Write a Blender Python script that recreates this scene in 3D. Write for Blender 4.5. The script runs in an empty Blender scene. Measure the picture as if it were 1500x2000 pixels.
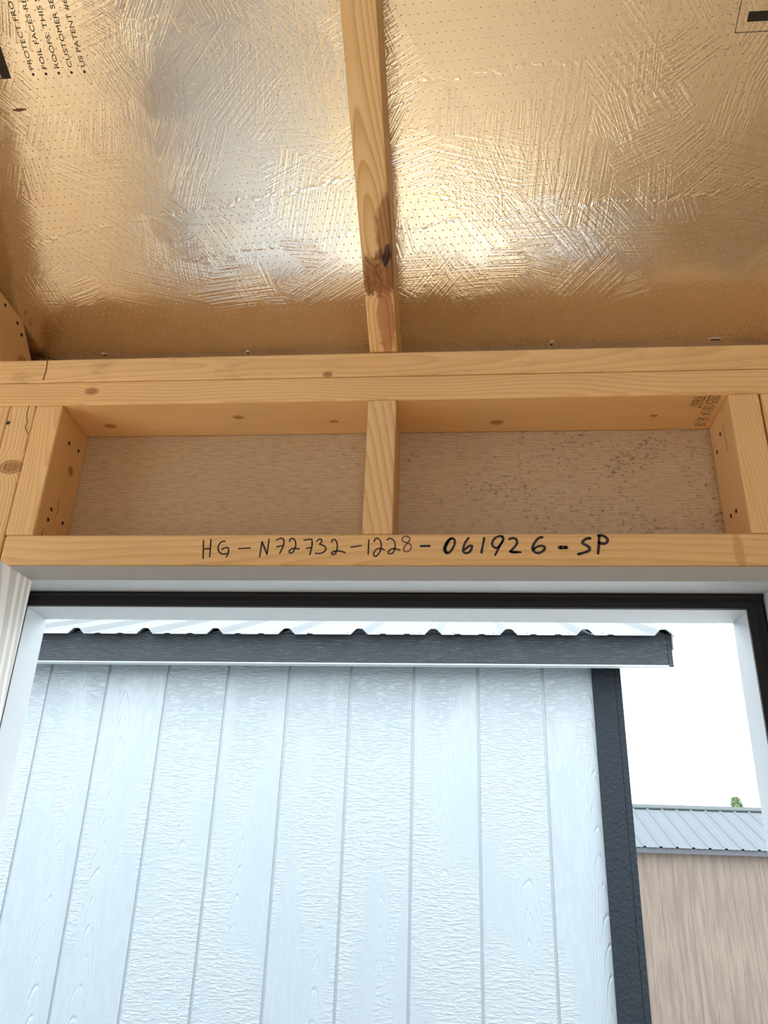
import bpy, bmesh, math, random
from mathutils import Vector, Matrix

scn = bpy.context.scene
COL = scn.collection
random.seed(7)

# ------------------------------------------------------------------ camera
ZB = 2.115                       # height of the header's top face above the shed floor
H = 0.19484                      # header top to underside of the top plates
ZT = ZB + H + 0.076              # top of the double top plate
cam_d = bpy.data.cameras.new('camera')
cam = bpy.data.objects.new('camera', cam_d)
COL.objects.link(cam)
cr = Vector((0.9962130, 0.0806862, 0.0323948))
cu = Vector((0.0049679, -0.4247973, 0.9052749))
cf = Vector((-0.0868044, 0.9016857, 0.4235894))
M = Matrix.Identity(4)
for i in range(3):
    M[i][0], M[i][1], M[i][2] = cr[i], cu[i], -cf[i]
M[0][3], M[1][3], M[2][3] = 0.11598, -0.92878, ZB - 0.40682
cam.matrix_world = M
cam_d.sensor_fit = 'HORIZONTAL'
cam_d.sensor_width = 36.0
cam_d.lens = 1614.16 / 1500 * 36.0
cam_d.clip_start = 0.02
cam_d.clip_end = 300
scn.camera = cam

# ------------------------------------------------------------------ sky, exposure
SKY = 11.6                       # zenith radiance; an overcast sky is a third as bright at the horizon
world = bpy.data.worlds.new('overcast_sky')
scn.world = world
world.use_nodes = True
bg = world.node_tree.nodes['Background']
bg.inputs['Color'].default_value = (0.86, 0.95, 1.0, 1)
wt = world.node_tree
w_tc = wt.nodes.new('ShaderNodeTexCoord')
w_sep = wt.nodes.new('ShaderNodeSeparateXYZ')
w_map = wt.nodes.new('ShaderNodeMapRange')
w_map.inputs[1].default_value, w_map.inputs[2].default_value = 0.0, 1.0
w_map.inputs[3].default_value, w_map.inputs[4].default_value = SKY / 3, SKY
wt.links.new(w_tc.outputs['Generated'], w_sep.inputs[0])
wt.links.new(w_sep.outputs[2], w_map.inputs[0])
wt.links.new(w_map.outputs[0], bg.inputs['Strength'])
vs = scn.view_settings
vs.view_transform = 'Standard'
vs.look = 'None'
vs.gamma = 1.0
vs.use_curve_mapping = False
vs.exposure = 0.0
scn.cycles.use_denoising = True
scn.cycles.max_bounces = 12
scn.cycles.diffuse_bounces = 8
scn.cycles.glossy_bounces = 5
scn.cycles.sample_clamp_indirect = 8.0
scn.cycles.caustics_reflective = True
scn.cycles.blur_glossy = 0.3


# ------------------------------------------------------------------ node helpers
class NT:
    def __init__(self, name):
        self.m = bpy.data.materials.new(name)
        self.m.use_nodes = True
        self.t = self.m.node_tree
        self.b = self.t.nodes['Principled BSDF']

    def n(self, typ, **kw):
        nd = self.t.nodes.new(typ)
        for k, v in kw.items():
            setattr(nd, k, v)
        return nd

    def put(self, sock, v):
        if isinstance(v, bpy.types.NodeSocket):
            self.t.links.new(v, sock)
        elif v is not None:
            sock.default_value = v

    def math(self, op, a, b=None, c=None, clamp=False):
        nd = self.n('ShaderNodeMath', operation=op, use_clamp=clamp)
        for i, v in enumerate((a, b, c)):
            self.put(nd.inputs[i], v)
        return nd.outputs[0]

    def vmath(self, op, a, b=None, scale=None):
        nd = self.n('ShaderNodeVectorMath', operation=op)
        self.put(nd.inputs[0], a)
        if b is not None:
            self.put(nd.inputs[1], b)
        if scale is not None:
            self.put(nd.inputs['Scale'], scale)
        return nd.outputs['Value'] if op in ('LENGTH', 'DISTANCE', 'DOT_PRODUCT') else nd.outputs[0]

    def coord(self):
        return self.n('ShaderNodeTexCoord').outputs['Object']

    def mapping(self, v, loc=(0, 0, 0), rot=(0, 0, 0), scale=(1, 1, 1)):
        nd = self.n('ShaderNodeMapping')
        self.put(nd.inputs['Vector'], v)
        nd.inputs['Location'].default_value = loc
        nd.inputs['Rotation'].default_value = rot
        nd.inputs['Scale'].default_value = scale
        return nd.outputs[0]

    def noise(self, v, scale=1.0, detail=2.0, rough=0.5, out='Fac'):
        nd = self.n('ShaderNodeTexNoise')
        self.put(nd.inputs['Vector'], v)
        nd.inputs['Scale'].default_value = scale
        nd.inputs['Detail'].default_value = detail
        nd.inputs['Roughness'].default_value = rough
        return nd.outputs[0] if out == 'Fac' else nd.outputs[1]

    def sep(self, v):
        nd = self.n('ShaderNodeSeparateXYZ')
        self.put(nd.inputs[0], v)
        return nd.outputs

    def comb(self, x, y, z):
        nd = self.n('ShaderNodeCombineXYZ')
        for i, v in enumerate((x, y, z)):
            self.put(nd.inputs[i], v)
        return nd.outputs[0]

    def ramp(self, v, lo, hi, a=0.0, b=1.0, smooth=True):
        nd = self.n('ShaderNodeMapRange', interpolation_type='SMOOTHSTEP' if smooth else 'LINEAR')
        self.put(nd.inputs[0], v)
        for i, x in enumerate((lo, hi, a, b)):
            nd.inputs[1 + i].default_value = x
        return nd.outputs[0]

    def mix(self, f, a, b):
        nd = self.n('ShaderNodeMix', data_type='RGBA')
        self.put(nd.inputs[0], f)
        for s, v in ((6, a), (7, b)):
            self.put(nd.inputs[s], v if isinstance(v, bpy.types.NodeSocket) else (*v, 1))
        return nd.outputs[2]

    def bump(self, h, strength=0.3, dist=0.001):
        nd = self.n('ShaderNodeBump')
        nd.inputs['Strength'].default_value = strength
        nd.inputs['Distance'].default_value = dist
        self.put(nd.inputs['Height'], h)
        self.t.links.new(nd.outputs[0], self.b.inputs['Normal'])

    def base(self, c=None, rough=None, metal=None, spec=None):
        for k, v in (('Base Color', c), ('Roughness', rough), ('Metallic', metal), ('Specular IOR Level', spec)):
            if v is not None:
                if isinstance(v, tuple):
                    v = (*v, 1)
                self.put(self.b.inputs[k], v)
        return self.m


ROT = {'X': (0, 0, 0), 'Z': (0, math.pi / 2, 0), 'Y': (0, 0, -math.pi / 2)}


def wood(name, axis='X', seed=0, light=(0.84, 0.56, 0.275), dark=(0.62, 0.345, 0.13), spacing=0.0045,
         centre=(0.02, 0.05), tilt=0.02, knots=(), stains=(), contrast=0.75, smudge=0.0):
    """softwood: growth rings round a pith line that leaves the board at a slight angle;
    knots = (x, y, z, radius) and stains = (x, y, z, rx, ry, rz, colour) in board coordinates"""
    rnd = random.Random(seed)
    T = NT(name)
    co = T.coord()
    p = T.mapping(co, rot=ROT[axis])
    off = (rnd.uniform(0, 9), rnd.uniform(0, 9), rnd.uniform(0, 9))
    pn = T.vmath('ADD', p, off)
    warp = T.noise(T.mapping(pn, scale=(5, 14, 14)), 1, 2, out='Color')
    warp = T.vmath('SCALE', T.vmath('SUBTRACT', warp, (0.5, 0.5, 0.5)), scale=0.010)
    long_w = T.noise(T.mapping(pn, scale=(2.2, 3, 3)), 1, 1, out='Color')
    long_w = T.vmath('SCALE', T.vmath('SUBTRACT', long_w, (0.5, 0.5, 0.5)), scale=0.05)
    q = T.vmath('ADD', T.vmath('ADD', p, warp), long_w)
    q = T.mapping(q, loc=(0, centre[0], centre[1]), rot=(0, tilt, tilt * rnd.choice((-1.3, 0.8))))
    s = T.sep(q)
    rad = T.vmath('LENGTH', T.comb(0.0, s[1], s[2]))
    kmask = None
    for kx, ky, kz, kr in knots:
        d = T.vmath('SUBTRACT', co, (kx, ky, kz))
        d = T.mapping(d, rot=ROT[axis], scale=(0.62, 1, 1))
        d = T.math('DIVIDE', T.vmath('LENGTH', d), kr)
        g = T.math('POWER', 2.718, T.math('MULTIPLY', T.math('MULTIPLY', d, d), -0.35))
        rad = T.math('ADD', rad, T.math('MULTIPLY', g, kr * 1.1))
        m = T.math('MAXIMUM', T.math('MULTIPLY', T.ramp(d, 1.0, 0.7), 0.8), T.math('MULTIPLY', T.ramp(T.math('ABSOLUTE', T.math('SUBTRACT', d, 1.0)), 0.22, 0.05), 0.7))
        kmask = m if kmask is None else T.math('MAXIMUM', kmask, m)
    fr = T.math('FRACT', T.math('DIVIDE', rad, spacing))
    late = T.math('MULTIPLY', T.math('POWER', fr, 2.2), T.ramp(fr, 1.0, 0.86))
    late = T.math('MULTIPLY', late, 1.25)
    fib = T.noise(T.mapping(pn, scale=(14, 420, 420)), 1, 2, 0.6)
    tone = T.noise(T.mapping(pn, scale=(3.5, 22, 22)), 1, 2)
    f = T.math('MULTIPLY', late, contrast)
    f = T.math('ADD', f, T.math('MULTIPLY', T.math('SUBTRACT', fib, 0.5), 0.42))
    f = T.math('ADD', f, T.math('MULTIPLY', T.math('SUBTRACT', tone, 0.42), 0.7), clamp=True)
    c = T.mix(f, light, dark)
    for sx, sy, sz, rx, ry, rz, colr in stains:
        sw = T.noise(T.mapping(pn, scale=(45, 120, 120)), 1, 3, 0.6, out='Color')
        sw = T.vmath('MULTIPLY', T.vmath('SUBTRACT', sw, (0.5, 0.5, 0.5)), (0.016, 0.05, 0.0))
        d = T.vmath('SUBTRACT', T.vmath('ADD', co, sw), (sx, sy, sz))
        d = T.vmath('LENGTH', T.vmath('DIVIDE', d, (rx, ry, rz)))
        m = T.math('MULTIPLY', T.ramp(d, 1.15, 0.80), T.ramp(f, -0.2, 0.9, 0.72, 1.0))
        c = T.mix(m, c, colr)
    if smudge:
        sm = T.noise(T.mapping(pn, scale=(16, 40, 40)), 1, 3, 0.6)
        c = T.mix(T.ramp(sm, 0.58, 0.74, 0, smudge), c, (0.33, 0.2, 0.1))
    if kmask is not None:
        kc = T.mix(T.ramp(fib, 0.35, 0.65), (0.22, 0.08, 0.022), (0.40, 0.17, 0.055))
        c = T.mix(T.math('MULTIPLY', kmask, 0.95), c, kc)
    h = T.math('ADD', T.math('MULTIPLY', late, 0.5), fib)
    T.bump(h, 0.25, 0.0006)
    return T.base(c, 0.56, spec=0.3)


def plain(name, c, rough=0.5, metal=0.0, spec=0.5, var=0.0, vscale=(30, 30, 30), bump=0.0, bdist=0.001):
    T = NT(name)
    if var or bump:
        n = T.noise(T.mapping(T.coord(), scale=vscale), 1, 4, 0.6)
        if bump:
            T.bump(n, bump, bdist)
        if var:
            d = tuple(max(0, x * (1 - var)) for x in c)
            u = tuple(min(1, x * (1 + var)) for x in c)
            return T.base(T.mix(T.ramp(n, 0.3, 0.7), d, u), rough, metal, spec)
    return T.base(c, rough, metal, spec)


# ------------------------------------------------------------------ mesh helpers
def link(name, me, mat, parent=None):
    o = bpy.data.objects.new(name, me)
    COL.objects.link(o)
    if mat is not None and len(me.materials) == 0:
        me.materials.append(mat)
    if parent is not None:
        o.parent = parent
    return o


def tag(o, label=None, cat=None, group=None, kind=None):
    for k, v in (('label', label), ('category', cat), ('group', group), ('kind', kind)):
        if v:
            o[k] = v
    return o


def empty(name, loc=(0, 0, 0), rotz=0.0):
    o = bpy.data.objects.new(name, None)
    o.location = loc
    o.rotation_euler = (0, 0, rotz)
    o.empty_display_size = 0.1
    COL.objects.link(o)
    return o


def box_mesh(name, lo, hi, bevel=0.0, seg=2):
    bm = bmesh.new()
    bmesh.ops.create_cube(bm, size=1)
    for v in bm.verts:
        for i in range(3):
            v.co[i] = lo[i] if v.co[i] < 0 else hi[i]
    if bevel:
        bmesh.ops.bevel(bm, geom=bm.edges[:], offset=bevel, segments=seg, profile=0.6, affect='EDGES')
        for f in bm.faces:
            f.smooth = False
    me = bpy.data.meshes.new(name)
    bm.to_mesh(me)
    bm.free()
    return me


def box(name, lo, hi, mat, parent=None, bevel=0.0, seg=2):
    return link(name, box_mesh(name, lo, hi, bevel, seg), mat, parent)


def pydata(name, v, f, mat, parent=None, smooth=False):
    me = bpy.data.meshes.new(name)
    me.from_pydata(v, [], f)
    if smooth:
        for p in me.polygons:
            p.use_smooth = True
    me.update()
    return link(name, me, mat, parent)


def prism(name, poly, x0, x1, mat, parent=None, bevel=0.0, axis=0):
    """extrude a polygon given in the two other axes along one axis"""
    def at(p, x):
        return ((x, p[0], p[1]), (p[0], x, p[1]), (p[0], p[1], x))[axis]
    n = len(poly)
    bm = bmesh.new()
    a = [bm.verts.new(at(p, x0)) for p in poly]
    b = [bm.verts.new(at(p, x1)) for p in poly]
    bm.faces.new(a)
    bm.faces.new(b[::-1])
    for i in range(n):
        bm.faces.new((a[i], b[i], b[(i + 1) % n], a[(i + 1) % n]))
    bmesh.ops.recalc_face_normals(bm, faces=bm.faces[:])
    if bevel:
        bmesh.ops.bevel(bm, geom=bm.edges[:], offset=bevel, segments=2, profile=0.6, affect='EDGES')
    me = bpy.data.meshes.new(name)
    bm.to_mesh(me)
    bm.free()
    return link(name, me, mat, parent)


def ribbon_geo(pts, w, vs_, fs_, lift=0.0, wob=0.0, rnd=None):
    """flat stroke of width w along 2D points with round ends, appended to lists of 2D verts / faces"""
    P = [Vector(p) for p in pts]
    # smooth the polyline a little (Catmull-Rom)
    Q = []
    for i in range(len(P) - 1):
        p0, p1, p2, p3 = P[max(i - 1, 0)], P[i], P[i + 1], P[min(i + 2, len(P) - 1)]
        k = 5 if len(P) > 2 else 2
        for j in range(k):
            t = j / k
            Q.append(0.5 * ((2 * p1) + (p2 - p0) * t + (2 * p0 - 5 * p1 + 4 * p2 - p3) * t * t
                            + (3 * p1 - p0 - 3 * p2 + p3) * t ** 3))
    Q.append(P[-1])
    b0 = len(vs_)
    for i, q in enumerate(Q):
        d = (Q[min(i + 1, len(Q) - 1)] - Q[max(i - 1, 0)])
        d = d.normalized() if d.length else Vector((1, 0))
        nrm = Vector((-d.y, d.x))
        ww = w * (1 + (rnd.uniform(-wob, wob) if rnd else 0)) / 2
        vs_ += [q + nrm * ww, q - nrm * ww]
    for i in range(len(Q) - 1):
        a = b0 + 2 * i
        fs_.append((a, a + 1, a + 3, a + 2))
    for end in (0, -1):
        c = len(vs_)
        vs_.append(Q[end])
        for k in range(8):
            vs_.append(Q[end] + Vector((math.cos(k * math.pi / 4), math.sin(k * math.pi / 4))) * w * 0.48)
        for k in range(8):
            fs_.append((c, c + 1 + k, c + 1 + (k + 1) % 8))


def strokes(name, lst, to3d, mat, parent, wob=0.0):
    rnd = random.Random(3)
    v, f = [], []
    for w, pts in lst:
        ribbon_geo([(x / 1000, z / 1000) for x, z in pts], w / 1000, v, f, wob=wob, rnd=rnd)
    return pydata(name, [to3d(*p) for p in v], f, mat, parent)


def disc_mesh(name, r, depth, n=12):
    """shallow screw head with a recessed cross-free dimple, axis +x"""
    v = [(0, math.cos(k * 2 * math.pi / n) * r, math.sin(k * 2 * math.pi / n) * r) for k in range(n)]
    v += [(depth, y * 0.86, z * 0.86) for x, y, z in v[:n]]
    v += [(depth * 0.2, y * 0.5, z * 0.5) for x, y, z in v[:n]]
    f = []
    for a in (0, n):
        for k in range(n):
            f.append((a + k, a + (k + 1) % n, a + n + (k + 1) % n, a + n + k))
    f.append(tuple(range(2 * n, 3 * n)))
    me = bpy.data.meshes.new(name)
    me.from_pydata(v, [], f)
    return me


# ------------------------------------------------------------------ shared materials
m_screw = plain('screw_steel', (0.06, 0.045, 0.035), 0.5, 0.6)
m_ink = plain('black_marker', (0.012, 0.008, 0.012), 0.45)
m_ink_thin = plain('worn_marker', (0.035, 0.018, 0.02), 0.5)
m_ink_faint = plain('faint_marker', (0.16, 0.085, 0.055), 0.5)
m_print = plain('black_print', (0.012, 0.007, 0.005), 0.5)
m_crack = plain('wood_crack', (0.17, 0.075, 0.025), 0.9, spec=0.1)
m_white = plain('white_jamb_paint', (0.40, 0.425, 0.455), 0.55, spec=0.25, var=0.02, vscale=(200, 200, 200), bump=0.06)
m_black = plain('black_weatherstrip', (0.011, 0.0105, 0.013), 0.6, spec=0.25)
m_backing = plain('groove_paint', (0.222, 0.248, 0.266), 0.45)


def foil_material():
    T = NT('embossed_foil')
    co = T.coord()
    s = T.sep(co)
    h = None
    for sc, seed, cell, amp in ((11.0, 0.0, (9, 330), 1.0), (19.0, 5.3, (14, 420), 0.9), (6.0, 11.7, (7, 240), 0.8)):
        base = T.vmath('ADD', co, (seed, seed * 0.7, seed * 0.3))
        dis = T.noise(base, 14, 2, out='Color')
        cellv = T.vmath('ADD', base, T.vmath('SCALE', T.vmath('SUBTRACT', dis, (0.5, 0.5, 0.5)), scale=0.05))
        vo = T.n('ShaderNodeTexVoronoi', feature='F1', voronoi_dimensions='2D')
        T.put(vo.inputs['Vector'], cellv)
        vo.inputs['Scale'].default_value = sc
        cs = T.sep(vo.outputs['Color'])
        ang = T.math('MULTIPLY', cs[0], 6.283)
        vr = T.n('ShaderNodeVectorRotate', rotation_type='Z_AXIS')
        T.put(vr.inputs['Vector'], base)
        T.put(vr.inputs['Angle'], ang)
        st = T.noise(T.mapping(vr.outputs[0], scale=(cell[0], cell[1], 1)), 1, 1.5, 0.6)
        st = T.ramp(st, 0.36, 0.68)
        gate = T.ramp(cs[1], 0.2, 0.8, 0.22, 1.0)
        part = T.math('MULTIPLY', T.math('MULTIPLY', st, gate), amp)
        step = T.math('MULTIPLY', cs[2], 0.22 * amp)
        part = T.math('ADD', part, step)
        h = part if h is None else T.math('ADD', h, part)
    patch = T.ramp(T.noise(co, 5, 2), 0.35, 0.65, 0.5, 1.0)
    h = T.math('MULTIPLY', h, patch)
    fine = T.noise(T.mapping(co, scale=(220, 300, 1)), 1, 3, 0.6)
    h = T.math('ADD', h, T.math('MULTIPLY', fine, 0.45))
    # long creases pressed into the foil (u, v at their two ends)
    wv = T.math('MULTIPLY', T.math('SUBTRACT', T.noise(T.mapping(co, scale=(22, 22, 1)), 1, 3), 0.5), 0.028)
    fz = T.noise(T.mapping(co, scale=(120, 40, 1)), 1, 2)
    for (u0, v0, u1, v1, a) in ((-0.47, 0.135, 0.0, 0.205, 1.0), (-0.25, 0.10, 0.0, 0.136, 0.7),
                                (0.04, 0.136, 0.6, 0.185, 1.0), (0.05, 0.314, 0.7, 0.36, 0.6), (-0.5, 0.30, 0, 0.325, 0.3)):
        k = (v1 - v0) / (u1 - u0)
        line = T.math('ADD', T.math('MULTIPLY', T.math('SUBTRACT', s[0], u0), k), v0)
        d = T.math('ABSOLUTE', T.math('ADD', T.math('SUBTRACT', s[1], line), wv))
        m = T.ramp(d, 0.0032, 0.0)
        ends = T.math('MULTIPLY', T.ramp(s[0], u0 - 0.02, u0 + 0.02), T.ramp(s[0], u1 + 0.02, u1 - 0.02))
        m = T.math('MULTIPLY', T.math('MULTIPLY', m, ends), T.ramp(fz, 0.3, 0.7, -1.1 * a, 1.7 * a))
        h = T.math('ADD', h, m)
    # perforation pinholes on a 10 mm grid
    pv = T.mapping(co, rot=(0, 0, math.radians(-2.0)))
    ps = T.sep(pv)
    cx = T.math('SUBTRACT', T.math('FRACT', T.math('MULTIPLY', ps[0], 100.0)), 0.5)
    row = T.math('FLOOR', T.math('MULTIPLY', ps[1], 98.0))
    sh = T.math('FRACT', T.math('MULTIPLY', row, 0.5))
    cx = T.math('SUBTRACT', T.math('FRACT', T.math('ADD', T.math('MULTIPLY', ps[0], 100.0), sh)), 0.5)
    cy = T.math('SUBTRACT', T.math('FRACT', T.math('MULTIPLY', ps[1], 98.0)), 0.5)
    cd = T.vmath('LENGTH', T.comb(cx, T.math('MULTIPLY', cy, 1.3), 0.0))
    hole = T.ramp(cd, 0.085, 0.05)
    h = T.math('SUBTRACT', h, T.math('MULTIPLY', T.ramp(cd, 0.13, 0.04), 1.5))
    T.bump(h, 0.165, 0.0012)
    c = T.mix(hole, (0.84, 0.82, 0.795), (0.30, 0.22, 0.15))
    rough = T.math('ADD', T.ramp(T.noise(co, 9, 3), 0.3, 0.7, 0.12, 0.17), T.math('MULTIPLY', hole, 0.5))
    metal = T.math('SUBTRACT', 1.0, hole)
    return T.base(c, rough, metal)


def panel_material():
    """ribbed brown back of the wall panel, slightly shiny"""
    T = NT('ribbed_panel_back')
    co = T.coord()
    s = T.sep(co)
    wob = T.noise(T.mapping(co, scale=(14, 1, 60)), 1, 2)
    z = T.math('ADD', s[2], T.math('MULTIPLY', wob, 0.0012))
    rib = T.math('ABSOLUTE', T.math('SUBTRACT', T.math('FRACT', T.math('DIVIDE', z, 0.0030)), 0.5))
    rib = T.ramp(rib, 0.0, 0.28)
    brk = T.ramp(T.noise(T.mapping(co, scale=(60, 1, 420)), 1, 3, 0.6), 0.3, 0.6)
    strand = T.noise(T.mapping(co, rot=(0, 0.6, 0), scale=(160, 1, 30)), 1, 3, 0.6)
    h = T.math('ADD', T.math('MULTIPLY', rib, T.math('ADD', T.math('MULTIPLY', brk, 0.6), 0.4)), T.math('MULTIPLY', strand, 0.35))
    T.bump(h, 0.55, 0.0010)
    blot = T.noise(T.mapping(co, scale=(16, 1, 16)), 1, 2)
    right = T.ramp(s[0], -0.2, 0.3, -0.05, 0.05)
    spk = T.noise(T.mapping(co, scale=(150, 1, 190)), 1, 4, 0.7)
    spm = T.ramp(T.math('ADD', T.math('ADD', spk, T.math('MULTIPLY', T.math('SUBTRACT', blot, 0.5), 0.30)), right), 0.615, 0.69)
    c = T.mix(brk, (0.42, 0.29, 0.17), (0.56, 0.405, 0.245))
    c = T.mix(T.math('MULTIPLY', spm, 0.75), c, (0.12, 0.065, 0.03))
    return T.base(c, 0.32, spec=0.7)


m_foil = foil_material()
m_panel = panel_material()

# ------------------------------------------------------------------ the room
X0, X1, YB = -2.7, 5.0, -3.66
m_floor = wood('floor_plywood', 'X', 41, light=(0.81, 0.59, 0.345), dark=(0.71, 0.485, 0.25), spacing=0.02, centre=(0.3, 0.2), tilt=0.05)
floor = tag(box('floor', (X0, YB, -0.02), (X1, 0.10, 0.0), m_floor), kind='structure')
m_ground = plain('gravel_ground', (0.46, 0.46, 0.45), 0.9, var=0.2, vscale=(60, 60, 60), bump=0.5, bdist=0.02)
ground = tag(box('ground', (-40, -40, -0.25), (40, 60, -0.16), m_ground), kind='structure')

JX0, JX1 = -0.461, 0.5035            # rough opening beside the door
JZ = ZB - 0.0437                     # top of the head jamb
wf = empty('wall_front', (0, 0.089, 0))
tag(wf, kind='structure')
for nm, lo, hi in (('wall_panel', (JX0 - 0.0, 0, JZ), (JX1 + 0.0, 0.0105, ZT + 0.0585)),
                   ('wall_panel', (X0, 0, -0.1), (JX0, 0.0105, ZT + 0.0585)),
                   ('wall_panel', (JX1, 0, -0.1), (X1, 0.0105, ZT + 0.0585))):
    box(nm, lo, hi, m_panel, wf)

m_outer = plain('pale_outer_siding', (0.55, 0.58, 0.60), 0.5)
for lo, hi in (((X0, 0.0105, -0.1), (JX0, 0.018, ZT + 0.05)), ((JX1, 0.0105, -0.1), (X1, 0.018, ZT + 0.05)), ((JX0, 0.0105, JZ), (JX1, 0.018, ZT + 0.05))):
    box('outer_siding', lo, hi, m_outer, wf)
m_inner = plain('brown_wall_board', (0.50, 0.36, 0.22), 0.6, var=0.12, vscale=(6, 6, 40))
PSI = math.radians(22.0)
RUN = 1.83
ridge_z = ZT + 0.089 / math.cos(PSI) + RUN * math.tan(PSI)
eave_z = ZT + 0.089 / math.cos(PSI)
gable = [(YB - 0.02, -0.1), (0.089, -0.1), (0.089, ZT + 0.058), (-RUN, ridge_z - 0.0), (YB - 0.02, ZT + 0.058)]
# gable end with an assumed opening, added to let daylight in from the left
GZ, GY0, GY1 = 2.28, -2.6, -0.7
tag(prism('wall_left', [(YB - 0.02, -0.1), (GY0, -0.1), (GY0, GZ), (GY1, GZ), (GY1, -0.1), (0.089, -0.1), (0.089, ZT + 0.058), (-RUN, ridge_z), (YB - 0.02, ZT + 0.058)],
          X0 - 0.012, X0, m_inner), kind='structure')
tag(prism('wall_right', gable, X1, X1 + 0.012, m_inner), kind='structure')
# back wall with a narrower made-up opening, added for more daylight inside
wb = tag(empty('wall_back', (0, YB, 0)), kind='structure')
OX0, OX1, OZ = 0.2, 1.0, 2.05
for lo, hi in (((X0, -0.012, -0.1), (OX0, 0, ZT + 0.09)), ((OX1, -0.012, -0.1), (X1, 0, ZT + 0.09)),
               ((OX0, -0.012, OZ), (OX1, 0, ZT + 0.09))):
    box('wall_panel', lo, hi, m_inner, wb)

# foil-faced roof deck: local x along the wall, y up the slope, z down into the room
c_, s_ = math.cos(PSI), math.sin(PSI)
SL = Matrix(((1, 0, 0, 0), (0, -c_, -s_, s_ * 0.089), (0, s_, -c_, ZT + c_ * 0.089), (0, 0, 0, 1)))
ceil = empty('ceiling')
tag(ceil, kind='structure')
ceil.matrix_world = SL
VTOP = (RUN + s_ * 0.089) / c_
foil = box('roof_deck', (X0 - 0.15, -0.30, -0.011), (X1 + 0.15, VTOP, 0.0), m_foil, ceil)
foil['label'] = 'shiny embossed foil face of the roof deck'
m_under = plain('bare_deck', (0.5, 0.36, 0.2), 0.7)
back = pydata('roof_deck', [(X0, -RUN, ridge_z + 0.01), (X1, -RUN, ridge_z + 0.01), (X1, YB - 0.05, eave_z + 0.01), (X0, YB - 0.05, eave_z + 0.01),
                            (X0, -RUN, ridge_z + 0.03), (X1, -RUN, ridge_z + 0.03), (X1, YB - 0.05, eave_z + 0.03), (X0, YB - 0.05, eave_z + 0.03)],
              [(0, 1, 2, 3), (7, 6, 5, 4), (0, 3, 7, 4), (1, 5, 6, 2), (3, 2, 6, 7), (0, 4, 5, 1)], m_foil, ceil)
back.matrix_parent_inverse = SL.inverted()

# --- lettering printed on the foil
def text_mesh(body):
    cu_ = bpy.data.curves.new('t', 'FONT')
    cu_.body = body
    cu_.size = 1.0
    cu_.resolution_u = 3
    o = bpy.data.objects.new('t', cu_)
    COL.objects.link(o)
    dg = bpy.context.evaluated_depsgraph_get()
    me = bpy.data.meshes.new_from_object(o.evaluated_get(dg))
    bpy.data.objects.remove(o)
    bpy.data.curves.remove(cu_)
    return me


def ext(me):
    xs = [v.co.x for v in me.vertices]
    return min(xs), max(xs)


for u, full, part, v_end in ((-0.3912, 'PROTECT FRO', 'PROTECT FRO', 0.4215), (-0.3750, 'FOIL FACES RE', 'FOIL FACES R', 0.4185),
                             (-0.3590, 'ROOFS: THIS S', 'ROOFS: THIS', 0.4155), (-0.3429, 'CUSTOMER SE', 'CUSTOMER S', 0.4160),
                             (-0.3269, 'US PATENT #6', 'US PATENT #', 0.4155)):
    pm = text_mesh(part)
    a, b = ext(pm)
    bpy.data.meshes.remove(pm)
    k = (v_end - 0.350) / (b - a)
    me = text_mesh(full)
    ky = 0.0055 / 0.70
    for v in me.vertices:
        v.co = Vector((u + 0.00275 - v.co.y * ky, 0.350 + (v.co.x - a) * k, 0.00025))
    me.materials.clear()
    o = link('printed_text', me, m_print, foil)
    vv = [(u, 0.3445, 0.00025)] + [(u + math.cos(j * math.pi / 8) * 0.0016, 0.3445 + math.sin(j * math.pi / 8) * 0.0016, 0.00025) for j in range(16)]
    pydata('printed_bullet', vv, [(0, 1 + j, 1 + (j + 1) % 16) for j in range(16)], m_print, foil)


def flat(name, rects, parent, mat=None, z=0.00025):
    v, f = [], []
    for a, b, c, d in rects:
        i = len(v)
        v += [(a, b, z), (c, b, z), (c, d, z), (a, d, z)]
        f.append((i, i + 1, i + 2, i + 3))
    return pydata(name, v, f, mat or m_print, parent)


flat('printed_box', [(-0.432, 0.3414, -0.4201, 0.60), (-0.56, 0.3414, -0.432, 0.3422)], foil)
flat('printed_box', [(0.4297, 0.3487, 0.4304, 0.60), (0.4304, 0.3487, 0.62, 0.3494)], foil)
flat('printed_bar', [(0.4405, 0.3593, 0.58, 0.3693)], foil)
# little tears and a puncture in the foil
m_tear = plain('torn_foil_edge', (0.78, 0.70, 0.62), 0.5)
m_hole = plain('puncture', (0.08, 0.04, 0.015), 0.9)
for u, v, w_, h_ in ((-0.4205, -0.046, 0.010, 0.005), (-0.1966, -0.0475, 0.007, 0.005), (0.256, -0.0435, 0.006, 0.007), (0.487, -0.043, 0.026, 0.004)):
    rr = random.Random(int(abs(u) * 1e4))
    vv = [(u + math.cos(j * math.pi / 4) * w_ / 2 * rr.uniform(0.6, 1.1), v + math.sin(j * math.pi / 4) * h_ / 2 * rr.uniform(0.6, 1.1), 0.0006 + 0.0008 * (j % 2)) for j in range(8)]
    pydata('foil_tear', vv, [tuple(range(8))], m_tear, foil)
    flat('foil_puncture', [(u - w_ * 0.22, v - h_ * 0.75, u + w_ * 0.3, v - h_ * 0.15)], foil, m_hole, 0.0018)
vv = [(-0.4330, 0.3054, 0.0004), (-0.4250, 0.3077, 0.0004), (-0.4140, 0.3066, 0.0004), (-0.4140, 0.3052, 0.0004), (-0.4250, 0.3036, 0.0004)]
pydata('foil_puncture', vv, [(0, 1, 2, 3, 4)], plain('resin_spot', (0.16, 0.075, 0.02), 0.6), foil)

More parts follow.
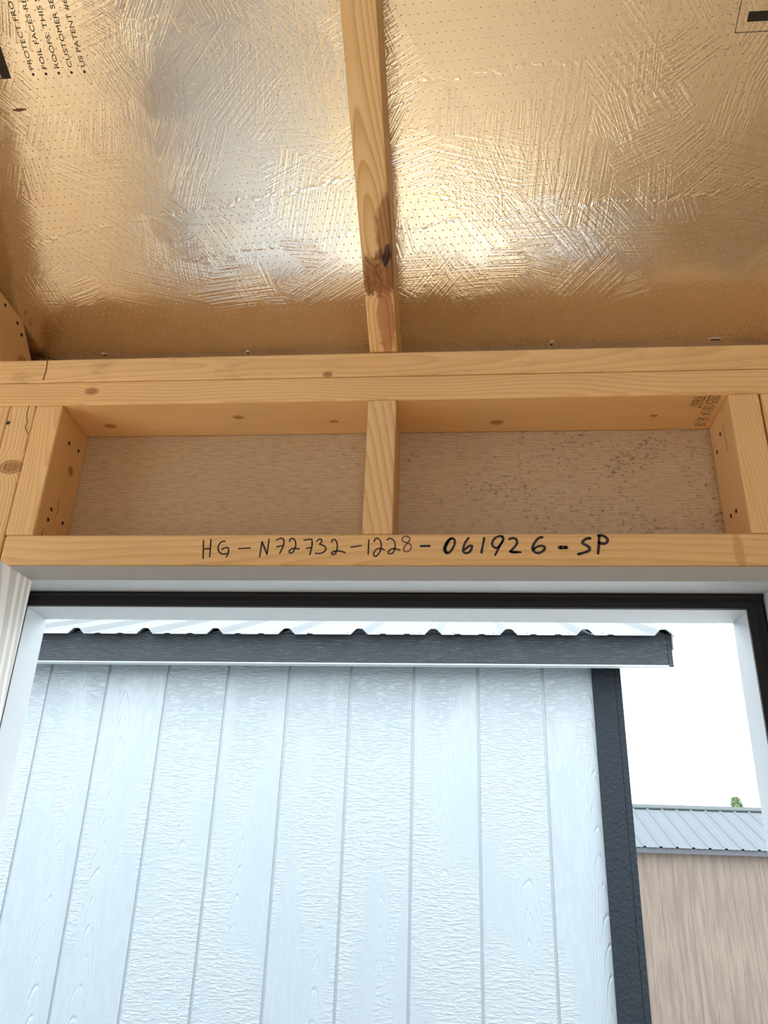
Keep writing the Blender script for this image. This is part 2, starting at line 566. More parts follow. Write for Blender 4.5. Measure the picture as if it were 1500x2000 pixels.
# ------------------------------------------------------------------ timbers
scr_me = disc_mesh('screw_head', 0.0030, 0.0006)
scr_me.materials.append(m_screw)


def screw(parent, loc, nrm):
    o = bpy.data.objects.new('screw_head', scr_me)
    COL.objects.link(o)
    o.parent = parent
    o.location = loc
    o.rotation_euler = Vector((1, 0, 0)).rotation_difference(Vector(nrm)).to_euler()
    return o


def timber(name, lo, hi, mat, label, cat, group=None, bevel=0.0032):
    """a sawn board; the object sits at its low corner"""
    d = [hi[i] - lo[i] for i in range(3)]
    o = box(name, (0, 0, 0), d, mat, bevel=bevel, seg=3)
    o.location = lo
    return tag(o, label, cat, group)


A, B_, W, D = 0.4230, 0.4649, 0.038, 0.089
ZP = ZB + H
# lower top plate: knots are on its underside
PX0, PX1 = X0 + 0.0, X1 - 0.0
kn = [(x - PX0, y, 0.0, r) for x, y, r in ((-0.1857, 0.0387, 0.0045), (-0.0535, 0.0533, 0.0036), (0.1726, 0.0622, 0.0055), (-0.3782, 0.0569, 0.0055), (0.3825, 0.0508, 0.003))]
kn += [(-0.386 - PX0, 0.0, 0.022, 0.0055)]
m_w = wood('pine_lower_plate', 'X', 11, knots=kn, spacing=0.0040, centre=(0.03, 0.055), contrast=0.65, tilt=0.010)
plate_lo = timber('top_plate', (PX0, 0, ZP), (PX1, D, ZP + W - 0.0006), m_w,
                  'lower of the two long pine top plates, with a dotted date stamp underneath', 'beam', 'doubled top plates')
m_w = wood('pine_upper_plate', 'X', 12, knots=[(-0.0571 - PX0, 0, 0.004, 0.004)], spacing=0.0060, centre=(0.05, 0.03), contrast=0.5, smudge=0.32)
plate_up = timber('top_plate', (PX0, -0.0008, ZP + W), (PX1, D, ZP + 2 * W), m_w,
                  'upper of the two long pine top plates, cracked and smudged, right under the rafters', 'beam', 'doubled top plates')
m_w = wood('pine_header', 'X', 13, spacing=0.0075, centre=(0.04, 0.012), contrast=0.5, tilt=0.008,
           stains=[(0.446 - JX0, 0, 0.018, 0.006, 0.02, 0.03, (0.60, 0.36, 0.155))])
header = timber('door_header', (JX0 + 0.001, 0, ZB - W - 0.0055), (JX1 - 0.001, D, ZB), m_w,
                'pine header above the doorway with a handwritten number in black marker', 'beam', bevel=0.005)

# studs
m_w = wood('pine_cripple_a', 'Z', 21, knots=[(W, 0.0581, 0.1228, 0.0068)], spacing=0.0032, centre=(0.02, 0.04), contrast=0.55)
stud_c = timber('cripple_stud', (-A - W, 0, ZB), (-A, D, ZP), m_w,
                'short stud on the header with a round knot and split in its side', 'stud', 'short studs on the header')
for y, z in ((0.0379, 0.1559), (0.0672, 0.16), (0.0299, 0.0498), (0.028, 0.0339), (0.0665, 0.0461)):
    screw(stud_c, (W, y, z), (1, 0, 0))
strokes('crack', [(1.2, [(44, 72), (45, 64), (47, 58), (45, 50)])], lambda y, z: (W + 0.0003, y, z), m_crack, stud_c)
strokes('crack', [(1.4, [(21, 18), (20, 8), (18, 2)])], lambda y, z: (W + 0.0003, y, z), m_crack, stud_c)
m_w = wood('pine_cripple_b', 'Z', 22, light=(0.80, 0.56, 0.30), spacing=0.0085, centre=(0.012, -0.02), tilt=0.10, contrast=0.8)
timber('cripple_stud', (0, 0, ZB), (W, D, ZP), m_w, 'short stud with bold flame grain standing alone over the middle of the header',
       'stud', 'short studs on the header')
m_w = wood('pine_cripple_c', 'Z', 23, spacing=0.0030, centre=(0.03, 0.06), contrast=0.5)
stud_d = timber('cripple_stud', (B_, 0, ZB), (B_ + W, D, ZP), m_w,
                'short clear-grained stud on the header beside the date stamp', 'stud', 'short studs on the header')
for y, z in ((0.0492, 0.1639), (0.0708, 0.1489), (0.0578, 0.0485), (0.0375, 0.0461)):
    screw(stud_d, (0, y, z), (-1, 0, 0))
strokes('crack', [(0.9, [(36, 170), (34, 150), (33, 128)])], lambda y, z: (-0.0003, y, z), m_crack, stud_d)
m_w = wood('pine_king_a', 'Z', 24, knots=[(0.0235, 0, ZB + 0.0987, 0.0095)], spacing=0.0042, centre=(0.02, 0.03), contrast=0.8)
king = timber('full_height_stud', (-0.4985, 0, 0), (JX0 - 0.0004, D, ZP), m_w,
              'full-height stud with a big round knot, pressed against the header end', 'stud', 'full-height wall studs')
strokes('crack', [(1.1, [(27, 194), (26.5, 182), (30.5, 168), (29.5, 160), (36, 149)])], lambda x, z: (x, -0.0003, ZB + z), m_crack, king)
screw(king, (0.003, 0, ZB + 0.1674), (0, -1, 0))
m_w = wood('pine_king_b', 'Z', 25, spacing=0.0045, centre=(0.02, 0.035), contrast=0.7)
timber('full_height_stud', (-0.5369, 0, 0), (-0.4989, D, ZP), m_w, 'plain full-height stud doubled onto the knotty stud', 'stud', 'full-height wall studs')
m_w = wood('pine_king_c', 'Z', 26, spacing=0.006, centre=(0.01, 0.03), contrast=0.8)
timber('full_height_stud', (JX1 + 0.0015, 0, 0), (JX1 + 0.0395, D, ZP), m_w, 'full-height stud outside the short stud beside the date stamp', 'stud', 'full-height wall studs')
strokes('crack', [(1.6, [(2, 36), (3.5, 20), (2.5, 4)])], lambda x, z: (-0.4626 - PX0 + x, -0.0003, z), m_crack, plate_up)

# rafters (in the roof frame, between foil and w = 0.089)
prof = [(0.0015, 0.0890), (-0.0001, 0.0878), (-0.0825, 0.0545), (-0.060, 0.0), (VTOP, 0.0), (VTOP, 0.089)]


def rafter(x, mat, label, group='sloping rafters under the foil'):
    o = prism('rafter', [(p[0], p[1]) for p in prof], 0.0, W, mat, bevel=0.0025)
    o.matrix_world = SL @ Matrix.Translation((x, 0, 0))
    return tag(o, label, 'rafter', group)


brown = (0.29, 0.115, 0.045)
m_mid = wood('pine_rafter_knotty', 'Y', 31, light=(0.80, 0.55, 0.27), dark=(0.60, 0.33, 0.11), spacing=0.0050, centre=(0.019, -0.098), tilt=0.030, contrast=0.9,
             knots=[(0.021, 0.112, 0.089, 0.013), (0.009, 0.098, 0.089, 0.006)],
             stains=[(0.026, 0.052, 0.089, 0.011, 0.058, 0.03, (0.42, 0.165, 0.065)),
                     (0.037, 0.168, 0.089, 0.017, 0.050, 0.03, (0.31, 0.135, 0.05)),
                     (0.022, 0.117, 0.089, 0.023, 0.032, 0.03, (0.25, 0.095, 0.034)),
                     (0.008, 0.100, 0.089, 0.008, 0.012, 0.03, (0.16, 0.06, 0.022)),
                     (0.031, 0.140, 0.089, 0.0075, 0.017, 0.03, (0.010, 0.004, 0.002))])
raf = rafter(-0.001, m_mid, 'pine rafter with a big dark knot, over the middle of the doorway')
strokes('crack', [(1.3, [(32, 152), (31, 143)]), (1.2, [(20, 130), (17, 124), (19, 114), (24, 106)])], lambda x, y: (x, y, 0.0893), m_crack, raf)
rafter(-0.572 - W + 0.0, wood('pine_rafter_b', 'Y', 32), 'pine rafter with a ceiling joist fixed to its side')
rafter(0.610, wood('pine_rafter_c', 'Y', 33), 'plain pine rafter past the date-stamped end of the wall')

# ceiling joist end resting on the plate
m_w = wood('pine_joist', 'Y', 34, spacing=0.0035, centre=(0.02, 0.04), contrast=0.75,
           stains=[(0.038, 0.055, 0.022, 0.03, 0.02, 0.02, (0.42, 0.20, 0.07))])
joist = prism('ceiling_joist', [(-3.5, 0.0), (0.088, 0.0), (0.0676, 0.051), (0.0228, 0.0885), (-3.5, 0.0885)], 0.0, W, m_w, bevel=0.0025)
joist.location = (-0.5288 - W, 0, ZT)
tag(joist, 'level ceiling joist with an angled end and three screw holes, resting on the top plate', 'joist')
for y, z in ((-0.027, 0.0778), (0.0108, 0.0754), (0.0275, 0.0667)):
    o = screw(joist, (W, y, z), (1, 0, 0))

# ------------------------------------------------------------------ marks on the timbers
MARK_THIN = [
    (1.9, [(-198.7, -8.7), (-196.0, -33.0)]), (1.9, [(-189.3, -7.6), (-188.1, -30.9)]), (1.9, [(-196.7, -20.3), (-188.5, -19.6)]),
    (1.9, [(-170.9, -10.1), (-173.5, -9.8), (-176.7, -11.9), (-178.7, -16.1), (-178.8, -19.8), (-176.8, -24.0), (-174.0, -26.5), (-170.4, -27.2), (-166.6, -26.2)]),
    (1.9, [(-173.9, -21.1), (-170.4, -18.8), (-166.5, -18.6), (-165.2, -21.4), (-165.3, -27.2), (-167.2, -30.9)]),
    (1.9, [(-152.9, -19.9), (-138.1, -19.0)]),
    (1.9, [(-125.1, -30.9), (-124.1, -10.4)]), (1.9, [(-124.1, -10.4), (-116.3, -27.4)]), (1.9, [(-116.3, -27.4), (-115.5, -7.0)]),
    (1.9, [(-106.2, -8.6), (-102.2, -6.4), (-98.3, -6.4), (-96.7, -9.4), (-96.9, -16.3), (-100.5, -26.2)]),
    (1.9, [(-104.7, -17.3), (-96.5, -15.4)]),
    (1.9, [(-89.5, -10.5), (-88.8, -7.3), (-85.9, -6.3), (-82.8, -8.9), (-81.4, -13.7), (-81.9, -19.4), (-84.2, -24.6), (-86.8, -26.0), (-88.9, -24.1), (-87.2, -21.0), (-83.4, -19.4), (-76.5, -20.5)]),
    (1.9, [(-71.5, -8.7), (-63.2, -7.4), (-61.3, -9.5), (-61.1, -16.8), (-62.8, -27.8)]), (1.9, [(-67.4, -19.7), (-61.0, -17.9)]),
    (1.9, [(-55.4, -10.0), (-52.4, -7.2), (-49.4, -8.4), (-49.7, -11.6), (-51.8, -13.9)]), (1.9, [(-51.8, -13.9), (-46.0, -16.3), (-43.5, -19.5), (-45.0, -23.6), (-49.7, -26.2), (-56.0, -26.2)]),
    (1.9, [(-36.7, -11.6), (-36.2, -8.5), (-34.0, -7.6), (-31.2, -10.1), (-29.4, -15.8), (-30.0, -23.1), (-32.5, -27.5), (-35.1, -27.3), (-35.9, -25.2), (-31.9, -23.3), (-26.1, -23.1), (-19.4, -25.2)]),
    (1.9, [(-12.8, -18.2), (0.2, -15.9)]), (1.9, [(9.1, -8.4), (9.1, -27.3)]),
    (1.8, [(15.7, -10.5), (17.2, -7.0), (20.6, -6.7), (23.6, -10.2), (24.7, -17.0), (23.2, -24.2), (19.5, -29.7), (16.6, -29.4), (15.7, -26.3), (18.7, -21.1), (24.0, -19.6), (28.7, -21.9)]),
    (1.8, [(31.5, -8.6), (34.2, -6.5), (38.1, -7.6), (41.1, -11.8), (41.7, -18.0), (39.5, -25.3), (36.2, -26.8), (33.6, -25.8), (34.6, -22.7), (39.4, -19.9), (47.6, -22.0)]),
]
MARK_FAINT = [(1.7, [(56.3, -4.0), (53.4, -3.4), (50.4, -6.6), (50.6, -9.7), (55.5, -12.3), (60.3, -14.4), (61.4, -18.1), (59.1, -22.7), (55.3, -24.2), (52.4, -22.2), (52.8, -18.0), (56.9, -12.3), (59.5, -8.7), (59.0, -5.5), (56.3, -4.0)])]
MARK_THICK = [
    (3.0, [(72.8, -16.7), (83.8, -16.5)]),
    (3.0, [(110.5, -6.7), (106.7, -8.8), (103.3, -14.0), (101.4, -20.7), (103.3, -25.3), (106.6, -25.8), (110.9, -21.2), (113.8, -15.0), (114.3, -9.8), (112.4, -6.9), (109.0, -7.2), (105.7, -12.4), (102.9, -20.2), (104.6, -25.3)]),
    (3.0, [(131.0, -6.2), (127.1, -11.9), (124.7, -19.2), (124.8, -24.3), (127.9, -26.1), (132.2, -24.3), (134.6, -19.7), (134.9, -16.6), (131.8, -16.6), (126.5, -21.2)]),
    (3.0, [(149.9, -6.3), (146.3, -25.3)]),
    (3.0, [(172.2, -4.3), (168.9, -3.7), (163.7, -5.8), (159.8, -11.0), (159.8, -16.1), (163.3, -19.2), (167.1, -17.7), (171.6, -11.0), (173.1, -6.9), (171.3, -4.8)]),
    (2.6, [(171.6, -11.0), (167.1, -19.2), (162.6, -28.6)]),
    (3.0, [(180.1, -7.9), (182.5, -6.7), (187.2, -6.9), (189.2, -11.0), (187.9, -15.7), (180.6, -23.8)]), (2.6, [(180.6, -23.8), (193.1, -24.9)]),
    (2.6, [(180.5, -24.1), (184.7, -25.4), (190.3, -24.9)]),
    (3.2, [(219.6, -5.4), (215.3, -6.5), (210.4, -12.1), (207.5, -18.8), (208.5, -23.4), (212.1, -25.7), (217.3, -24.9), (221.6, -20.8), (221.5, -17.8), (217.7, -16.5), (212.0, -18.3), (208.6, -21.3)]),
    (5.0, [(239.5, -18.8), (247.5, -18.8)]),
    (3.6, [(276.3, -6.9), (272.1, -7.3), (267.7, -10.7), (267.5, -13.7), (272.4, -16.8), (274.9, -20.4), (272.3, -23.9), (261.0, -27.5)]),
    (3.2, [(287.3, -3.4), (285.8, -16.3), (284.1, -26.5)]),
    (3.6, [(286.3, -3.4), (291.0, -3.4), (295.8, -6.6), (296.4, -10.7), (292.9, -13.8), (286.1, -12.8)]),
]
hx = JX0 + 0.001
hz = W + 0.0055
for nm, lst, mt in (('marker_writing', MARK_THIN, m_ink_thin), ('marker_writing', MARK_FAINT, m_ink_faint), ('marker_writing', MARK_THICK, m_ink)):
    strokes(nm, lst, lambda x, z: (x - hx, -0.0003, z + hz), mt, header, wob=0.12)

# dot-matrix date stamp under the lower plate
FONT = {'0': '01110 10001 10011 10101 11001 10001 01110', '1': '00100 01100 00100 00100 00100 00100 01110',
        '2': '01110 10001 00001 00110 01000 10000 11111', '4': '00010 00110 01010 10010 11111 00010 00010',
        '5': '11111 10000 11110 00001 00001 10001 01110', '6': '00110 01000 10000 11110 10001 10001 01110',
        '7': '11111 00001 00010 00100 01000 01000 01000', '8': '01110 10001 10001 01110 10001 10001 01110',
        '9': '01110 10001 10001 01111 00001 00010 01100', '/': '00001 00001 00010 00100 01000 10000 10000',
        ':': '00000 00100 00000 00000 00000 00100 00000', 'B': '11110 10001 10001 11110 10001 10001 11110', ' ': '00000'}


def stamp(txt, xb, xt, y0, pitch):
    v, f = [], []
    for i, ch in enumerate(txt):
        for r, line in enumerate(FONT[ch].split()):
            for c, bit in enumerate(line):
                if bit == '1':
                    x = xt - (xt - xb) * r / 6
                    y = y0 + pitch * (i + c / 6.2)
                    k = len(v)
                    for j in range(6):
                        v.append((x - PX0 + 0.0011 * math.cos(j * math.pi / 3), y + 0.00042 * math.sin(j * math.pi / 3), -0.0003))
                    f.append(tuple(range(k, k + 6)))
    return pydata('stamped_text', v, f, m_print, plate_lo)


stamp('2025/10/14 16:10', 0.4432, 0.4560, 0.0035, 0.0048)
stamp('9706817', 0.4252, 0.4380, 0.0045, 0.0040)

# ------------------------------------------------------------------ door frame and open door
door = tag(empty('door_1', (0, 0, 0)), kind='structure')
zi, zs = ZB - 0.0621, ZB - 0.0810
YR, YO = 0.0418, 0.0995
# head jamb (interior leg + outer stop leg as one rabbeted profile)
prism('head_jamb', [(0.0, zi), (YR + 0.004, zi), (YR + 0.004, zs), (YO, zs), (YO, JZ), (0.0, JZ)], JX0, JX1, m_white, door, bevel=0.0008)
prism('side_jamb', [(JX1 - 0.0225, 0.0), (JX1, 0.0), (JX1, YO), (0.4605, YO), (0.4605, YR + 0.004), (JX1 - 0.0225, YR + 0.004)], 0.0, zs, m_white, door, bevel=0.0008, axis=2)
prism('side_jamb', [(JX0, 0.0), (JX0 + 0.008, 0.0), (JX0 + 0.008, YR + 0.004), (-0.434, YR + 0.004), (-0.434, YO), (JX0, YO)], 0.0, zs, m_white, door, bevel=0.0008, axis=2)
box('side_jamb_top', (JX1 - 0.0225, 0.0, zs), (JX1, YR + 0.004, zi), m_white, door)
box('jamb_edge', (JX0, -0.0012, zi), (JX1, 0.0, JZ), m_white, door)
# weatherstrips: black foam with a rounded nose
nose = [(YR + 0.0042, zi - 0.0001), (YR - 0.001, zi - 0.0001), (YR - 0.0035, zi - 0.003), (YR - 0.0005, zi - 0.006), (YR - 0.0012, zi - 0.011), (YR, zs + 0.0008), (YR + 0.0042, zs + 0.0005)]
prism('weatherstrip', nose, JX0 + 0.0082, JX1 - 0.0227, m_black, door)
xs0, xs1 = 0.4607, JX1 - 0.0227
noser = [(xs1, YR + 0.0042), (xs1, YR - 0.001), (xs1 - 0.003, YR - 0.0032), (xs1 - 0.007, YR - 0.0005), (xs1 - 0.012, YR - 0.0012), (xs0, YR), (xs0, YR + 0.0042)]
prism('weatherstrip', noser, 0.0, zi - 0.014, m_black, door, axis=2)
noser = [(JX0 + 0.0082, YR + 0.0042), (JX0 + 0.0082, YR), (-0.4342, YR), (-0.4342, YR + 0.0042)]
prism('weatherstrip', noser, 0.0, zi - 0.014, m_black, door, axis=2)


def door_skin():
    T = NT('embossed_door_skin')
    co = T.coord()
    warp = T.vmath('SCALE', T.vmath('SUBTRACT', T.noise(T.mapping(co, scale=(6, 6, 3)), 1, 2, out='Color'), (0.5, 0.5, 0.5)), scale=0.12)
    s = T.sep(T.vmath('ADD', co, T.vmath('SCALE', warp, scale=0.3)))
    dy = T.math('ADD', s[1], 0.078)
    r = T.math('ADD', T.math('MULTIPLY', T.math('MULTIPLY', dy, dy), 620.0), T.math('MULTIPLY', s[2], 7.0))
    fr = T.math('FRACT', r)
    w = T.math('MULTIPLY', T.ramp(fr, 0.45, 0.6), T.ramp(fr, 1.0, 0.9))
    T.bump(w, 0.25, 0.0006)
    return T.base(T.mix(w, (0.47, 0.445, 0.41), (0.66, 0.645, 0.615)), 0.42, spec=0.4)


m_leaf = door_skin()
leaf = box('door_leaf', (-0.044, -0.908, 0.012), (0.0, 0.0, zi - 0.003), m_leaf, door, bevel=0.0015)
leaf.location = (-0.4062, -0.0055, 0)
leaf.rotation_euler = (0, 0, math.radians(-4))
leaf['label'] = 'open door leaf with embossed pale wood grain'
knob_me = bmesh.new()
bmesh.ops.create_uvsphere(knob_me, u_segments=16, v_segments=10, radius=0.028)
bmesh.ops.create_cone(knob_me, cap_ends=True, segments=16, radius1=0.032, radius2=0.012, depth=0.03, matrix=Matrix.Translation((-0.03, 0, 0)) @ Matrix.Rotation(math.pi / 2, 4, 'Y'))
km = bpy.data.meshes.new('door_knob')
knob_me.to_mesh(km)
knob_me.free()
ko = link('door_knob', km, plain('satin_nickel', (0.6, 0.58, 0.55), 0.3, 1.0), leaf)
ko.location = (0.040, -0.845, 0.95)

# ------------------------------------------------------------------ neighbouring white shed
TH = -0.0141
ns = empty('white_shed', (-1.2403, 1.7117, -0.16), TH)
tag(ns, 'white shed with grooved siding, charcoal trim and ribbed metal roof, facing the doorway', 'shed')
gz = 0.16                     # shed-local heights: world z + 0.16
NZ = ZB + gz


def siding(name, light, groove_seed, bump=0.5):
    T = NT(name)
    co = T.coord()
    oi = T.n('ShaderNodeObjectInfo').outputs['Random']
    sh = T.vmath('ADD', co, T.comb(0.0, T.math('MULTIPLY', oi, 7.0), T.math('MULTIPLY', oi, 31.0)))
    a = T.noise(T.mapping(sh, scale=(38, 1, 150)), 1, 3, 0.62)
    ar = T.noise(T.mapping(sh, scale=(90, 1, 22)), 1, 2)
    cs = T.sep(co)
    wx = T.math('MULTIPLY', T.math('SUBTRACT', T.noise(T.mapping(sh, scale=(14, 1, 3)), 1, 2), 0.5), 0.05)
    dx = T.math('ADD', T.math('SUBTRACT', cs[0], T.math('ADD', T.math('MULTIPLY', oi, 0.1), 0.05)), wx)
    val = T.math('ADD', T.math('MULTIPLY', T.math('MULTIPLY', dx, dx), 190.0), T.math('ADD', cs[2], oi))
    ring = T.ramp(T.math('ABSOLUTE', T.math('SUBTRACT', T.math('FRACT', T.math('MULTIPLY', val, 13.0)), 0.5)), 0.13, 0.0)
    zone = T.ramp(T.noise(T.mapping(sh, scale=(7, 1, 1.6)), 1, 2), 0.42, 0.6)
    h = T.math('MULTIPLY', T.ramp(a, 0.42, 0.66), T.math('SUBTRACT', 1.0, zone))
    h = T.math('SUBTRACT', h, T.math('MULTIPLY', T.math('MULTIPLY', ring, zone), T.ramp(ar, 0.4, 0.6)))
    T.bump(h, bump, 0.0045)
    return T.base(light, 0.30, spec=0.45)


m_side = siding('white_siding_paint', (0.222, 0.248, 0.266), 1)
PITCH, GAP = 0.2032, 0.008
btop, bbot = NZ + 0.385, 0.12
bme = box_mesh('siding_board', (GAP / 2, 0.0, 0), (PITCH - GAP / 2, 0.011, btop - bbot), 0.0025, 2)
bme.materials.append(m_side)
box('siding_sheet', (-9 * PITCH, 0.0045, bbot), (1.80, 0.03, btop), m_backing, ns)
for k in range(-9, 8):
    o = bpy.data.objects.new('siding_board', bme)
    COL.objects.link(o)
    o.parent = ns
    o.location = (k * PITCH, 0, bbot)
o = box('siding_board', (GAP / 2, 0, 0), (1.786 - 8 * PITCH, 0.011, btop - bbot), m_side, ns, 0.0025, 2)
o.location = (8 * PITCH, 0, bbot)
for s_n, z_n in ((0.0997, 0.2653), (0.3017, 0.2703), (0.447, 0.2749), (0.5349, 0.2704), (0.735, 0.268), (1.00, 0.268), (1.245, 0.266), (1.70, 0.262)):
    o = bpy.data.objects.new('nail_head', scr_me)
    COL.objects.link(o)
    o.parent = ns
    o.location = (s_n, 0.0003, NZ + z_n)
    o.rotation_euler = (0, 0, -math.pi / 2)


def charcoal(name, scale, dist=0.0025, sp=0.38):
    T = NT(name)
    n = T.noise(T.mapping(T.coord(), scale=scale), 1, 4, 0.65)
    T.bump(T.ramp(n, 0.35, 0.65), 0.7, dist)
    return T.base((0.008, 0.011, 0.0155), 0.5, spec=sp)


m_trim = charcoal('charcoal_trim', (120, 120, 90), sp=0.15)
m_fasc = charcoal('charcoal_fascia', (24, 120, 260))
box('corner_board', (1.778, -0.019, 0.10), (1.846, 0.0, NZ + 0.33), m_trim, ns, 0.0015)
box('corner_board', (1.8465, -0.019, 0.10), (1.865, 0.09, NZ + 0.33), m_trim, ns, 0.0015)
F0 = -0.105
box('fascia_board', (-1.9, F0, NZ + 0.2575), (1.9945, F0 + 0.019, NZ + 0.351), m_fasc, ns, 0.001)
box('fascia_edge', (-1.9, F0 + 0.001, NZ + 0.2540), (1.9945, F0 + 0.030, NZ + 0.2577), plain('white_primer', (0.33, 0.36, 0.37), 0.5), ns)
P2 = math.radians(21.5)
t2 = math.tan(P2)
DEP = 1.25
prism('rake_board', [(F0 - 0.001, NZ + 0.2505), (F0 - 0.001, NZ + 0.354), (DEP, NZ + 0.354 + (DEP - F0) * t2), (DEP, NZ + 0.2505 + (DEP - F0) * t2)], 1.995, 2.0085, m_fasc, ns, bevel=0.001)
prism('rake_flashing', [(F0 - 0.012, NZ + 0.298), (F0 - 0.022, NZ + 0.364), (DEP, NZ + 0.364 + (DEP - F0 + .022) * t2), (DEP, NZ + 0.298 + (DEP - F0 + .012) * t2)], 2.010, 2.020, plain('pale_flashing', (0.30, 0.31, 0.28), 0.45, 0.0), ns)
m_soff = plain('soffit_paint', (0.62, 0.67, 0.69), 0.6)
prism('soffit', [(F0 + 0.019, NZ + 0.318), (0.01, NZ + 0.362), (0.01, NZ + 0.372), (F0 + 0.019, NZ + 0.328)], -1.9, 1.98, m_soff, ns)


def metal_roof(parent, s0, s1, y0, y1, z0, slope, rib0, mat, pitch=0.2286, rh=0.019, name='roof_panel'):
    """ribbed sheets, each four ribs wide; thin and hollow under the ribs"""
    prof_ = []
    k0 = math.ceil((s0 - rib0) / pitch)
    x = rib0 + k0 * pitch
    ribs = []
    while x < s1:
        ribs.append(x)
        x += pitch
    for g in range(0, len(ribs), 4):
        grp = ribs[g:g + 4]
        a = s0 if g == 0 else grp[0] - pitch / 2
        b = s1 if g + 4 >= len(ribs) else grp[-1] + pitch / 2
        pts = [(a, 0)]
        for r in grp:
            pts += [(r - 0.0270, 0), (r - 0.0110, rh * 0.88), (r - 0.006, rh), (r + 0.006, rh), (r + 0.0110, rh * 0.88), (r + 0.0270, 0)]
            for m_ in (0.075, 0.150):
                if r + m_ + 0.01 < b:
                    pts += [(r + m_ - 0.012, 0), (r + m_ - 0.006, 0.0028), (r + m_ + 0.006, 0.0028), (r + m_ + 0.012, 0)]
        pts.append((b, 0))
        pts = [p for p in pts if a <= p[0] <= b]
        n = len(pts)
        v, f = [], []
        for t_, yy in ((0.0007, y0), (0.0007, y1), (0, y0), (0, y1)):
            for px, pz in pts:
                v.append((px, yy, z0 + pz + t_ + (yy - y0) * slope))
        for i in range(n - 1):
            f += [(i, i + 1, n + i + 1, n + i), (2 * n + i + 1, 2 * n + i, 3 * n + i, 3 * n + i + 1), (i + 1, i, 2 * n + i, 2 * n + i + 1)]
        pydata(name, v, f, mat, parent)
    return ribs


def galv(name, c0, c1, metal, rough, sp_=0.4):
    T = NT(name)
    co = T.coord()
    sp = T.noise(T.mapping(co, scale=(150, 60, 60)), 1, 3, 0.7)
    z = T.noise(T.mapping(co, scale=(9, 3, 3)), 1, 2)
    m = T.math('MULTIPLY', T.ramp(sp, 0.60, 0.68), T.ramp(z, 0.35, 0.6))
    return T.base(T.mix(m, c0, c1), rough, metal, sp_)


m_galv = galv('bright_galvanised', (0.094, 0.100, 0.104), (0.058, 0.062, 0.067), 0.0, 0.7, 0.05)
ribs = metal_roof(ns, -1.92, 2.0155, F0 - 0.022, DEP, NZ + 0.342, t2, 0.1223, m_galv, pitch=0.2327)
for r in ribs:
    for ds in (-0.045, 0.06):
        o = bpy.data.objects.new('roof_screw', scr_me)
        COL.objects.link(o)
        o.parent = ns
        o.location = (r + ds, F0 + 0.03, NZ + 0.3427 + 0.052 * t2)
        o.rotation_euler = (0, -math.pi / 2, 0)
# the rest of the body: end wall, back, other roof slope
m_body = plain('white_side_paint', (0.222, 0.248, 0.266), 0.4)
zr = NZ + 0.342 + (DEP - F0 + 0.022) * t2
prism('end_wall', [(0.03, 0.1), (2.4, 0.1), (2.4, NZ + 0.36), (DEP, zr - 0.06), (0.03, NZ + 0.36)], 1.80, 1.846, m_body, ns)
pydata('roof_panel', [(-1.92, DEP, zr), (2.004, DEP, zr), (2.004, 2.6, NZ + 0.35), (-1.92, 2.6, NZ + 0.35)], [(0, 1, 2, 3)], m_galv, ns)
box('back_wall', (-1.85, 2.36, 0.1), (1.80, 2.4, NZ + 0.36), m_body, ns)
box('floor_skid', (-1.8, 0.1, 0.0), (1.8, 0.2, 0.13), m_body, ns)
box('floor_skid', (-1.8, 2.1, 0.0), (1.8, 2.2, 0.13), m_body, ns)

# ------------------------------------------------------------------ far tan shed
ft = empty('tan_shed', (2.7611, 11.978, -0.16), 0.0487)
tag(ft, 'tan shed with grey ribbed metal roof standing far behind the white shed', 'shed')
EZ = ZB + 0.16 + 0.3816
RD, RE = 1.511, 0.7007


def tan_mat():
    T = NT('tan_panel')
    co = T.coord()
    oi = T.n('ShaderNodeObjectInfo').outputs['Random']
    sh = T.vmath('ADD', co, T.comb(T.math('MULTIPLY', oi, 5.0), 0.0, 0.0))
    a = T.noise(T.mapping(sh, scale=(14, 1, 1.3)), 1, 3, 0.6)
    T.bump(T.noise(T.mapping(sh, scale=(30, 1, 5)), 1, 3), 0.3, 0.004)
    return T.base(T.mix(T.ramp(a, 0.35, 0.68), (0.070, 0.0475, 0.034), (0.108, 0.077, 0.056)), 0.55)


m_tan = tan_mat()
m_gtrim = plain('grey_trim', (0.030, 0.032, 0.04), 0.5)
m_gal2 = galv('dull_galvanised', (0.068, 0.075, 0.083), (0.055, 0.061, 0.068), 0.0, 0.75, 0.08)
box('wall_sheet', (-3.0, 0.158, 0.1), (6.2, 0.2, EZ + 0.02), m_tan, ft)
tme = box_mesh('wall_board', (0.0006, 0, 0), (0.2026, 0.008, EZ - 0.13), 0.0012, 1)
tme.materials.append(m_tan)
for k in range(-6, 22):
    o = bpy.data.objects.new('wall_board', tme)
    COL.objects.link(o)
    o.parent = ft
    o.location = (k * 0.2032, 0.150, 0.11)
box('fascia_board', (-3.1, 0.02, EZ - 0.078), (6.3, 0.04, EZ - 0.006), m_gtrim, ft, 0.002)
prism('soffit', [(0.04, EZ - 0.07), (0.2, EZ - 0.0), (0.2, EZ + 0.01), (0.04, EZ - 0.06)], -3.0, 6.2, m_gtrim, ft)
metal_roof(ft, -3.15, 6.35, -0.01, RD, EZ - 0.006, RE / RD, 0.0, m_gal2)
prism('ridge_cap', [(RD - 0.13, EZ + RE - 0.045), (RD - 0.13, EZ + RE - 0.025), (RD - 0.03, EZ + RE + 0.034), (RD + 0.03, EZ + RE + 0.034), (RD + 0.13, EZ + RE - 0.025), (RD + 0.13, EZ + RE - 0.045)], -3.15, 6.35, plain('grey_ridge_cap', (0.050, 0.057, 0.058), 0.75, spec=0.08), ft)
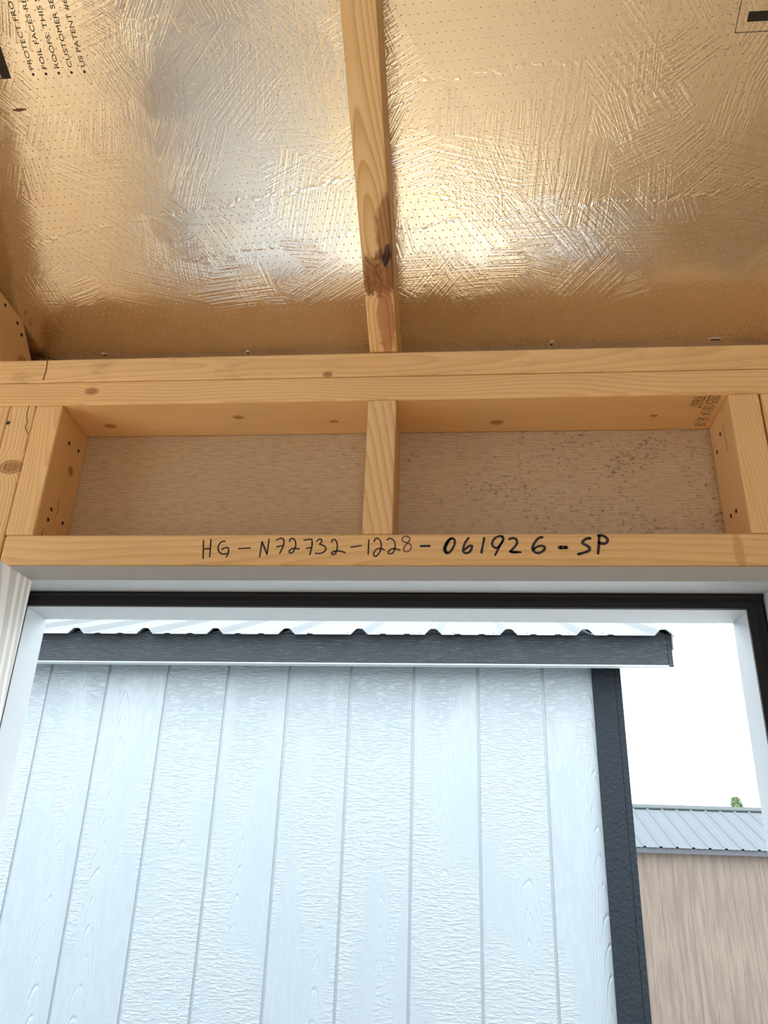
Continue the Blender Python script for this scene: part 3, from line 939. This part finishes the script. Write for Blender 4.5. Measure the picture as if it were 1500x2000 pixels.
pydata('roof_panel', [(-3.15, RD, EZ + RE), (6.35, RD, EZ + RE), (6.35, 2 * RD, EZ), (-3.15, 2 * RD, EZ)], [(0, 1, 2, 3)], m_gal2, ft)
box('floor_skid', (-3.0, 0.2, 0.0), (6.2, 0.3, 0.13), m_gtrim, ft)
box('back_wall', (-3.0, 2 * RD - 0.2, 0.1), (6.2, 2 * RD - 0.16, EZ), m_tan, ft)
for x in (-3.0, 6.16):
    prism('end_wall', [(0.2, 0.1), (2 * RD - 0.2, 0.1), (2 * RD - 0.2, EZ), (RD, EZ + RE - 0.1), (0.2, EZ)], x, x + 0.04, m_tan, ft)

# ------------------------------------------------------------------ tree behind the tan shed
tr = empty('leafy_tree', (7.4545, 22.83, -0.16))
tag(tr, 'green leafy tree top showing above the roof ridge of the tan shed', 'tree')
TT = ZB + 0.16 + 2.31
bm = bmesh.new()
bmesh.ops.create_cone(bm, cap_ends=True, segments=10, radius1=0.13, radius2=0.02, depth=TT - 0.3, matrix=Matrix.Translation((0, 0, (TT - 0.3) / 2)))
me = bpy.data.meshes.new('trunk')
bm.to_mesh(me)
bm.free()
link('trunk', me, plain('bark', (0.2, 0.14, 0.09), 0.9), tr)
rnd = random.Random(5)
v, f = [], []
for i in range(7000):
    h_ = rnd.random() ** 1.6
    z = TT - 2.9 * h_
    rmax = 0.09 + 0.95 * h_ ** 0.85
    ang = rnd.uniform(0, 6.283)
    lump = 0.75 + 0.25 * math.sin(ang * 3 + z * 4) * math.cos(z * 5)
    rr = rmax * lump * math.sqrt(rnd.uniform(0.1, 1))
    c = Vector((math.cos(ang) * rr, math.sin(ang) * rr, z))
    e1 = Vector((rnd.gauss(0, 1), rnd.gauss(0, 1), rnd.gauss(0, 1))).normalized()
    e2 = e1.orthogonal().normalized()
    s1 = rnd.uniform(0.035, 0.07)
    k = len(v)
    v += [c + e1 * s1, c + e2 * s1 * 0.5, c - e1 * s1, c - e2 * s1 * 0.5]
    f.append((k, k + 1, k + 2, k + 3))
fo = pydata('foliage', v, f, plain('green_leaves', (0.11, 0.15, 0.075), 0.6, var=0.4, vscale=(5, 5, 5)), tr)
fo['kind'] = 'stuff'
